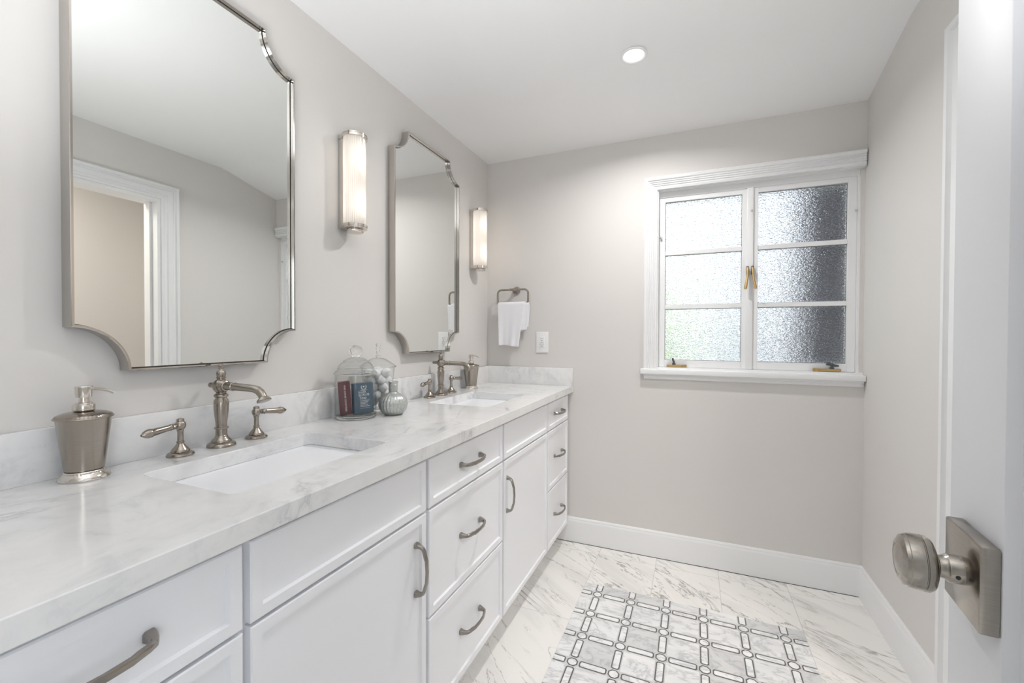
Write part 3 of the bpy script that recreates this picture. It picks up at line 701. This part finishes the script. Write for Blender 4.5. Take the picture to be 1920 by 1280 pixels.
KX, KY = 0.083, -1.104
jar(KX, KY, 'tapered clear glass jar full of cotton balls with a twisted-stem lid',
    [(0, 0.0005), (0.042, 0.0005), (0.044, 0.003), (0.042, 0.007), (0.032, 0.010), (0.034, 0.014), (0.040, 0.018), (0.0455, 0.030), (0.0485, 0.050), (0.0615, 0.165)],
    [(0.0598, 0.165), (0.0467, 0.050), (0.0440, 0.033), (0.038, 0.022), (0, 0.020)],
    [(0.0635, 0.1658), (0.0668, 0.1690), (0.0655, 0.1720), (0.0300, 0.1960), (0.0200, 0.2000), (0.0100, 0.2012)],
    [(0, 0.2010), (0.0075, 0.2015), (0.0065, 0.2060), (0.0110, 0.2075), (0.0110, 0.2100), (0.0065, 0.2115), (0.0060, 0.2180), (0.0090, 0.2230), (0.0060, 0.2290), (0.0095, 0.2350), (0.0065, 0.2410), (0.0100, 0.2480), (0.0085, 0.2550), (0, 0.2590)],
    [(0.0650, 0.1685, 0.0024)], (0.0285, 0.0098))
def cotton():
    t = bmesh.new(); bmesh.ops.create_icosphere(t, subdivisions=3, radius=0.0168); rnd = random.Random(5)
    from mathutils import noise as mn
    for v in t.verts: v.co *= 1 + 0.10*mn.noise(v.co*120)
    b = B(); b.merge(t); proto = b.build('cotton_ball', 'cotton'); lab = 'white cotton ball heaped inside the tapered lidded glass jar'
    tag(proto, lab, 'cotton ball', 'cotton balls in the jar')
    first = True
    for lay in range(5):
        z = CT+0.0385+lay*0.0268; rin = 0.0455+(0.0598-0.0467)/0.115*(z-CT-0.050); R = rin-0.0188
        n = int(PI/math.asin(min(1, 0.0170/R))); spots = [(R*math.cos(k*2*PI/n+lay*0.52), R*math.sin(k*2*PI/n+lay*0.52)) for k in range(n)]
        if R > 0.0343: spots.append((0, 0))
        for dx, dy in spots:
            o = proto if first else proto.copy()
            if not first: COL.objects.link(o)
            first = False
            o.location = (KX+dx+rnd.uniform(-.0004, .0004), KY+dy+rnd.uniform(-.0004, .0004), z+rnd.uniform(-.002, .002)+(0.005 if dx == dy == 0 else 0)); o.rotation_euler = (rnd.random()*6, rnd.random()*6, rnd.random()*6)
cotton()
def text_mesh(body, size, name='lettering', align='CENTER'):
    c = bpy.data.curves.new(name, 'FONT'); c.body = body; c.size = size; c.align_x = align; c.align_y = 'CENTER'; c.extrude = 0.0002; c.resolution_u = 2
    o = bpy.data.objects.new(name, c); COL.objects.link(o); bpy.context.view_layer.update()
    me = bpy.data.meshes.new_from_object(o.evaluated_get(bpy.context.evaluated_depsgraph_get()))
    bpy.data.objects.remove(o); return me
def put_text(body, size, parent, M, name='lettering'):
    me = text_mesh(body, size); me.materials.clear(); me.materials.append(MATS['print_white'])
    o = bpy.data.objects.new(name, me); COL.objects.link(o); o.parent = parent; o.matrix_local = M; return o
def soaps():
    zf = CT+0.0125
    # red box: narrow spine turned to the camera, leaning a little
    fx = Matrix(((1, 0, 0), (0, 0, -1), (0, 1, 0))).to_4x4()     # text plane: x right, y up -> world x, z (facing -y)
    h = 0.112
    r = thing('soap_box', 'dark red soap box with white lettering along its spine inside the stepped-lid jar', 'soap box', (JX-0.0185, JY-0.0265, zf), math.radians(43), 'soap boxes in the jar')
    r.rotation_euler = (0, math.radians(-4), math.radians(45)); r.location.z += 0.0016
    B().box(-0.0195, 0.0195, -0.012, 0.030, 0, h, 0.0025, 3).build('carton', 'soap_red', r)
    put_text('FINE SCRUB COUNTRIES', 0.0082, r, Matrix.Translation((0.0015, -0.01215, h*0.5)) @ fx @ Matrix.Rotation(-PI/2, 4, 'Z'))
    bl = thing('soap_box', 'slate blue soap box with a wreath emblem and white print inside the stepped-lid jar', 'soap box', (JX+0.0165, JY+0.0175, zf), 0, 'soap boxes in the jar')
    bl.rotation_euler = (math.radians(-1), math.radians(-1.5), math.radians(62)); bl.location.z += 0.0012
    hw = 0.034
    B().box(-hw, hw, -0.014, 0.014, 0, 0.106, 0.0025, 3).build('carton', 'soap_blue', bl)
    T = lambda x, z: Matrix.Translation((x, -0.0142, z)) @ fx
    put_text('SUGAR', 0.0085, bl, T(-0.006, 0.0745)); put_text('SCRUB', 0.0125, bl, T(0.0, 0.0650)); put_text('Soap', 0.0125, bl, T(-0.003, 0.0555))
    e = B()      # emblem: wreath arcs round a star
    for s in (-1, 1):
        arc = [(s*0.0078*math.sin(a), -0.0143, 0.0925-0.0078*math.cos(a)) for a in [0.15+0.2*k for k in range(12)]]
        e.tube(arc, 0.0006, 6)
        for k in range(1, 11, 2):
            a = 0.15+0.2*k; e.box(s*0.0095*math.sin(a)-0.0008, s*0.0095*math.sin(a)+0.0008, -0.0146, -0.0141, 0.0925-0.0095*math.cos(a)-0.0012, 0.0925-0.0095*math.cos(a)+0.0012)
    star = [((0.0042 if k % 2 == 0 else 0.0018)*math.sin(k*PI/5), 0.0935+(0.0042 if k % 2 == 0 else 0.0018)*math.cos(k*PI/5)) for k in range(10)]
    e.prism(star, (-0.0146, -0.0141), 'y'); e.build('emblem', 'print_white', bl)
    ln = B(); rnd = random.Random(2)
    for z, x0, x1 in ((0.0815, -0.012, 0.012), (0.0790, -0.005, 0.006)):
        x = x0
        while x < x1: l = rnd.uniform(.0012, .002); ln.box(x, min(x+l, x1), -0.0146, -0.0141, z-0.0006, z+0.0006); x += l+0.0006
    ln.box(-0.014, 0.020, -0.0146, -0.0141, 0.0482, 0.0487)
    for k, (x1) in enumerate((0.018, 0.014, 0.012, 0.013, 0.020)):
        z = 0.0445-k*0.0048; x = -0.013
        while x < x1:
            l = rnd.uniform(.0008, .0022); ln.box(x, min(x+l, x1), -0.0146, -0.0141, z-0.0009, z+0.0009); x += l+rnd.choice((0.0006, 0.0006, 0.0014))
    ln.box(-0.014, 0.020, -0.0146, -0.0141, 0.0190, 0.0194)
    tag(ln.build('fine_print', 'print_white', bl), kind='stuff')
soaps()
def vase():
    root = thing('vase', 'small round ribbed mercury glass bud vase in front of the jars', 'vase', (0.181, -1.139, CT))
    prof = [(0, 0.0), (0.027, 0.0), (0.030, 0.001), (0.038, 0.008), (0.046, 0.018), (0.0505, 0.030), (0.0515, 0.040), (0.0490, 0.052), (0.0420, 0.063), (0.0310, 0.072), (0.0200, 0.0775), (0.0162, 0.0800), (0.0155, 0.084), (0.0158, 0.110), (0.0165, 0.114), (0.0182, 0.1165), (0.0190, 0.1180), (0.0186, 0.1195), (0.0165, 0.1200), (0.0145, 0.1170), (0.0140, 0.090), (0.0, 0.088)]
    def rib(a, h, r):
        k = max(0, min(1, (r-0.020)/0.02)) if h < 0.082 else 0
        return k*0.0016*(abs(math.cos(a*12))-0.6)
    B().lathe(prof, seg=176, rmod=rib).build('body', 'mercury_glass', root, 70)
    B().lathe([(0.0163, 0.1065), (0.0172, 0.1075), (0.0163, 0.1085)], seg=40, close=True).build('neck_ring', 'mercury_glass', root)
vase()

# ------------------------------------------------------------------ mirrors
def mirror(y0, y1, label):
    root = thing('mirror', label, 'mirror', (0, 0, 0), 0, 'nickel framed wall mirrors')
    z0, z1, R, n = 1.096, 2.062, 0.095, 14
    def outline(off):
        a0, a1, c0, c1 = y0+off, y1-off, z0+off, z1-off; r = R+off*0.15; pts = []
        # scalloped corners: concave arcs centred on the outer corners
        for cy, cz, st in ((y1, z1, PI), (y0, z1, -PI/2), (y0, z0, 0.0), (y1, z0, PI/2)):
            rr = R+off
            for k in range(n+1):
                a = st + PI/2*k/n
                pts.append((min(max(cy+rr*math.cos(a), a0), a1), min(max(cz+rr*math.sin(a), c0), c1)))
        return pts
    def outline2(off):   # order so that the loop runs round
        rr = R+off; pts = []
        th = math.acos(min(1, (R)/(rr))) if off > 0 else 0
        for cy, cz, s, e in ((y1, z1, -PI/2, -PI), (y0, z1, 0, -PI/2), (y0, z0, PI/2, 0), (y1, z0, PI, PI/2)):
            # clip the arc to the inset rectangle
            d = math.asin(min(1, off/rr)); s2, e2 = s-d, e+d
            for k in range(n+1):
                a = s2+(e2-s2)*k/n; pts.append((cy+rr*math.cos(a), cz+rr*math.sin(a)))
        return pts
    o0, o1, o2 = outline2(0.0), outline2(0.0014), outline2(0.0050)
    b = B(); m = len(o0)
    lv = [(o0, 0.0005), (o0, 0.0355), (o1, 0.0365), (o2, 0.0365), (o2, 0.0195)]
    rows = [[b.bm.verts.new((x, y, z)) for y, z in P_] for P_, x in lv]
    rows_in = [b.bm.verts.new((0.0005, y, z)) for y, z in o2]
    allr = rows + [rows_in]
    for A, Q in zip(allr, allr[1:] + [allr[0]]):
        for i in range(m): b.bm.faces.new((A[i], A[(i+1) % m], Q[(i+1) % m], Q[i]))
    b.build('frame', 'frame_nickel', root, 30)
    g = B(); g0, g1, g2 = outline2(0.0052), outline2(0.0075), outline2(0.0076)
    lv = [(g0, 0.0050), (g0, 0.0220), (g1, 0.0225)]
    rows = [[g.bm.verts.new((x, y, z)) for y, z in P_] for P_, x in lv]
    for A, Q in zip(rows[:-1], rows[1:]):
        for i in range(m): g.bm.faces.new((A[i], A[(i+1) % m], Q[(i+1) % m], Q[i]))
    g.bm.faces.new(rows[0]); g.bm.faces.new(rows[-1])
    g.build('glass', 'mirror_glass', root, 5)
    k = B()
    q0, q1 = outline2(0.0048), outline2(0.0066)
    rows = [[k.bm.verts.new((0.02275, y, z)) for y, z in P_] for P_ in (q0, q1)]
    for i in range(m): k.bm.faces.new((rows[0][i], rows[0][(i+1) % m], rows[1][(i+1) % m], rows[1][i]))
    k.build('gap_line', 'gap_shadow_black', root, 0)
mirror(-1.957, -1.430, 'large scalloped-corner mirror above the near sink')
mirror(-0.945, -0.410, 'scalloped-corner mirror above the far sink, between the two wall sconces')

# ------------------------------------------------------------------ sconces
def sconce(y, label):
    root = thing('wall_sconce', label, 'wall light', (0, y, 0), 0, 'ribbed glass wall sconces')
    z0, z1, AX, RG = 1.572, 1.880, 0.054, 0.037
    B().box(0.0005, 0.022, -0.024, 0.024, z0-0.012, z1+0.006, 0.003).build('backplate', 'polished_nickel', root, 30)
    def cap(z, s):
        b = B()
        for r, a, c in ((0.0440, 0.0, 0.008), (0.0412, 0.008, 0.011), (0.0430, 0.011, 0.0135)):
            pts = [(AX+r*math.cos(t), r*math.sin(t)) for t in [-PI*0.62+PI*1.24*k/28 for k in range(29)]]
            pts = [(0.001, -0.026)] + [(0.016, -0.026)] + pts + [(0.016, 0.026), (0.001, 0.026)]
            b.prism(pts, (z+s*a, z+s*c) if s > 0 else (z-c, z-a), 'z')
        b.build('end_cap', 'polished_nickel', root, 40)
        f = B(); f.lathe([(0.0, 0.0130), (0.034, 0.0130), (0.034, 0.0150), (0.026, 0.0165), (0.0255, 0.0200), (0.030, 0.0210), (0.0305, 0.0240), (0.028, 0.0265), (0, 0.0275)] if s < 0 else [(0.0, 0.0130), (0.034, 0.0130), (0.033, 0.0155), (0.024, 0.0185), (0.010, 0.0205), (0, 0.0208)], (AX, 0, z), (0, 0, s), 36)
        f.build('finial', 'polished_nickel', root)
    cap(z1, 1); cap(z0, -1)
    g = B(); seg = 120
    g.lathe([(RG, z0), (RG, z1)], (AX, 0, 0), (0, 0, 1), seg, rmod=lambda a, h, r: 0.0013*abs(math.sin(a*16)))
    # open ends: drop the end faces
    for f in [f for f in g.bm.faces if len(f.verts) > 4]: g.bm.faces.remove(f)
    g.build('shade', 'sconce_glass', root, 25)
    for zz in (1.645, 1.805):
        B().sphere((AX, 0, zz), 0.011, 16, 10, (1, 1, 1.6)).build('bulb', 'bulb_glow', root)
        l = bpy.data.lights.new('bulb_light', 'POINT'); l.energy = 0.14; l.color = (1.0, 0.88, 0.76); l.shadow_soft_size = 0.015
        o = bpy.data.objects.new('bulb_light', l); COL.objects.link(o); o.parent = root; o.location = (AX+0.0, 0.018, zz)
sconce(-1.193, 'ribbed glass tube sconce lit on the wall between the two mirrors')
sconce(-0.207, 'ribbed glass tube sconce lit beside the room corner')

# ------------------------------------------------------------------ towel ring, towel, outlet
def towel_ring():
    root = thing('towel_ring', 'squared brushed nickel towel ring on the window wall', 'towel ring', (0.196, 0, 1.447))
    B().lathe([(0, 0.0005), (0.0235, 0.0005), (0.0245, 0.003), (0.0235, 0.006), (0.019, 0.008), (0.0175, 0.011), (0.014, 0.016), (0.0105, 0.022), (0.0098, 0.045), (0.0105, 0.050), (0.008, 0.054), (0, 0.055)], (0, 0, 0), (0, -1, 0), 36).build('post', 'brushed_nickel', root)
    x0, x1, z0, z1 = -0.103, 0.092, -0.088, 0.002
    pts = [(x, -0.050, z) for x, z in rrect(x0, x1, z0, z1, 0.024, 8)]
    b = B(); b.tube(pts + [pts[0]], 0.0058, 14, up=(0, 1, 0), cap=False); bmesh.ops.remove_doubles(b.bm, verts=b.bm.verts[:], dist=0.0002)
    b.build('ring', 'brushed_nickel', root)
    B().lathe([(0.0, -0.026), (0.0072, -0.026), (0.0085, -0.022), (0.0072, -0.018), (0.0066, 0.016), (0.0085, 0.020), (0.0072, 0.024), (0, 0.024)], (0, -0.050, 0.002), (1, 0, 0), 20).build('collar', 'brushed_nickel', root)
towel_ring()
def towel():
    zb = 1.447-0.088; yb = -0.050
    def sheet(xl_t, xr_t, xl_b, xr_b, zfront, zback, rad, ph, nu=22):
        b = B(); path = []
        n1 = 18
        for k in range(n1+1): path.append((yb-rad, zfront+(zb-zfront)*k/n1))
        for k in range(1, 10): a = PI - PI*k/10; path.append((yb+rad*math.cos(a), zb+rad*math.sin(a)))
        for k in range(10): path.append((yb+rad, zb-(zb-zback)*k/9))
        rows = []
        for i, (y, z) in enumerate(path):
            t = max(0, min(1, (zb-z)/(zb-zfront))); front = i <= n1; row = []
            for j in range(nu+1):
                s = j/nu; x = (xl_t*(1-t)+xl_b*t)*(1-s)+(xr_t*(1-t)+xr_b*t)*s
                amp = 0.0035*t; w_ = amp*math.sin(s*9+ph+2.2*t) + 0.0016*math.sin(s*21+ph*2)*t
                dz = 0.004*math.sin(s*5+ph) * (t**2)
                row.append(b.bm.verts.new((x, y-(0.004*t+w_ if front else -0.35*abs(w_)), z+dz)))
            rows.append(row)
        for A, Q in zip(rows[:-1], rows[1:]):
            for j in range(nu): b.bm.faces.new((A[j], A[j+1], Q[j+1], Q[j]))
        return b
    root = thing('hand_towel', 'white hand towel draped through the nickel towel ring', 'towel', (0, 0, 0))
    for nm, args in (('front_fold', (0.101, 0.272, 0.110, 0.236, 1.116, 1.20, 0.0160, 0.3)), ('under_fold', (0.104, 0.296, 0.125, 0.286, 1.210, 1.225, 0.0100, 1.7))):
        o = sheet(*args).build(nm, 'towel_cloth', root, 80)
        s = o.modifiers.new('thick', 'SOLIDIFY'); s.thickness = 0.0048; s.offset = 0
        q = o.modifiers.new('soft', 'SUBSURF'); q.levels = 1; q.render_levels = 2
towel()
def outlet():
    root = thing('power_outlet', 'white duplex power outlet on the wall beside the towel', 'outlet', (0.360, 0, 1.139))
    B().box(-0.0375, 0.0375, -0.006, -0.0002, -0.061, 0.061, 0.0022, 3).build('cover_plate', 'plastic_white', root, 30)
    b = B(); b.box(-0.0165, 0.0165, -0.0078, -0.0058, -0.0335, 0.0335, 0.001); b.build('receptacle', 'plastic_white', root, 30)
    d = B()
    for s in (-1, 1):
        z = s*0.0165
        d.box(-0.0075, -0.0055, -0.0082, -0.0077, z+0.001, z+0.009); d.box(0.0052, 0.0072, -0.0082, -0.0077, z+0.002, z+0.0085)
        d.lathe([(0, 0), (0.0027, 0), (0.0027, 0.0005), (0, 0.0005)], (0, -0.0077, z-0.006), (0, -1, 0), 14)
    d.box(-0.008, -0.002, -0.0082, -0.0077, -0.0013, 0.0013); d.box(0.002, 0.008, -0.0082, -0.0077, -0.0013, 0.0013)
    d.build('slots', 'slot_dark', root, 0)
outlet()

# ------------------------------------------------------------------ ceiling downlight
def downlight():
    zc = ceil_z(0.948, -0.588) - 0.0035
    root = thing('ceiling_light', 'small round recessed downlight glowing in the white ceiling', 'ceiling light', (0.948, -0.588, zc))
    B().lathe([(0.0385, 0.004), (0.0395, -0.001), (0.044, -0.0045), (0.051, -0.0045), (0.0535, -0.0025), (0.0540, 0.0005)], seg=56, close=True).build('trim_ring', 'plastic_white', root, 40)
    B().lathe([(0, -0.0005), (0.0385, -0.0005), (0.0385, 0.002), (0, 0.002)], seg=48).build('lens', 'lens_glow', root)
downlight()

# ------------------------------------------------------------------ marble mosaic set in the floor
def mosaic():
    X0, X1, Y1, PT = 0.717, 1.594, -0.386, 0.1465; CX0, CY0 = 0.788, -0.4645; nx, ny = 6, 11
    Y0 = CY0-PT*(ny-1)-0.0785; z0, z1, z2, z3 = 0.0, 0.0024, 0.0030, 0.0032
    b = B(); b.mi = 0; b.box(X0, X1, Y0, Y1, z0, z1)
    g = 0.0012; rnd = random.Random(11)
    xs = [X0]+[CX0+PT*i for i in range(nx)]+[X1]; ys = [Y1]+[CY0-PT*j for j in range(ny)]+[Y0]
    # marble fields between the bars
    hw = 0.0175
    def quad(pts, z, mi):
        f = b.bm.faces.new([b.bm.verts.new((x, y, z)) for x, y in pts]); f.material_index = mi
    for i in range(nx+1):
        for j in range(ny+1):
            a0 = xs[i]+(hw if i > 0 else 0)+g; a1 = xs[i+1]-(hw if i < nx else 0)-g; c1 = ys[j]-(hw if j > 0 else 0)-g; c0 = ys[j+1]+(hw if j < ny else 0)+g
            quad([(a0, c0), (a1, c0), (a1, c1), (a0, c1)], z2, 3 if rnd.random() < 0.22 else 2)
    def outline(pts_o, pts_i, open_=()):
        n = len(pts_o)
        for k in range(n):
            if k in open_: continue
            l = (k+1) % n; quad([pts_o[k], pts_o[l], pts_i[l], pts_i[k]], z3, 1)
        quad(pts_i, z2+0.0001, 4)
    def octo(cx, cy, r):
        k = 0.42*r; return [(cx+r, cy-k), (cx+r, cy+k), (cx+k, cy+r), (cx-k, cy+r), (cx-r, cy+k), (cx-r, cy-k), (cx-k, cy-r), (cx+k, cy-r)]
    def bar(cx, cy, hl, hh, vert, cut=0.0055):
        p = [(-hl, -hh+cut), (-hl+cut, -hh), (hl-cut, -hh), (hl, -hh+cut), (hl, hh-cut), (hl-cut, hh), (-hl+cut, hh), (-hl, hh-cut)]
        return [(cx+(y if vert else x), cy+(x if vert else y)) for x, y in p]
    LW = 0.0044; R = 0.0195; HH = 0.0150
    def stub(cx, cy, dx, dy, ln):          # open-ended half bar running to the border
        a = R+0.006; h = HH
        if dx: p = [(cx+dx*a, cy-h+0.005), (cx+dx*(a+0.005), cy-h), (cx+dx*ln, cy-h), (cx+dx*ln, cy+h), (cx+dx*(a+0.005), cy+h), (cx+dx*a, cy+h-0.005)]; q = [(cx+dx*(a+LW), cy-h+0.006), (cx+dx*(a+0.0065), cy-h+LW), (cx+dx*ln, cy-h+LW), (cx+dx*ln, cy+h-LW), (cx+dx*(a+0.0065), cy+h-LW), (cx+dx*(a+LW), cy+h-0.006)]
        else: p = [(cx-h+0.005, cy+dy*a), (cx-h, cy+dy*(a+0.005)), (cx-h, cy+dy*ln), (cx+h, cy+dy*ln), (cx+h, cy+dy*(a+0.005)), (cx+h-0.005, cy+dy*a)]; q = [(cx-h+0.006, cy+dy*(a+LW)), (cx-h+LW, cy+dy*(a+0.0065)), (cx-h+LW, cy+dy*ln), (cx+h-LW, cy+dy*ln), (cx+h-LW, cy+dy*(a+0.0065)), (cx+h-0.006, cy+dy*(a+LW))]
        outline(p, q, (2,))
    for i in range(nx):
        for j in range(ny):
            cx, cy = CX0+PT*i, CY0-PT*j
            outline(octo(cx, cy, R), octo(cx, cy, R-LW))
            hl = PT/2-R-0.0052
            if i < nx-1: outline(bar(cx+PT/2, cy, hl, HH, False), bar(cx+PT/2, cy, hl-LW, HH-LW, False, 0.004))
            else: stub(cx, cy, 1, 0, X1-cx-0.001)
            if i == 0: stub(cx, cy, -1, 0, cx-X0-0.001)
            if j < ny-1: outline(bar(cx, cy-PT/2, hl, HH, True), bar(cx, cy-PT/2, hl-LW, HH-LW, True, 0.004))
            else: stub(cx, cy, 0, -1, cy-Y0-0.001)
            if j == 0: stub(cx, cy, 0, 1, Y1-cy-0.001)
    bm = b.bm
    for f in bm.faces:
        if abs(f.calc_area()) > 0: f.normal_update()
    me = bpy.data.meshes.new('mosaic_inlay')
    for f in bm.faces:
        if f.material_index and f.normal.z < 0: f.normal_flip()
    bm.to_mesh(me); bm.free()
    for m in ('mosaic_grout', 'mosaic_dark', 'carrara_pale', 'carrara_mid', 'carrara_bar'): me.materials.append(MATS[m])
    o = bpy.data.objects.new('mosaic_inlay', me); COL.objects.link(o)
    tag(o, 'marble mosaic rug inlay with dark octagon and bar outlines set in the tile floor', 'floor mosaic')
mosaic()
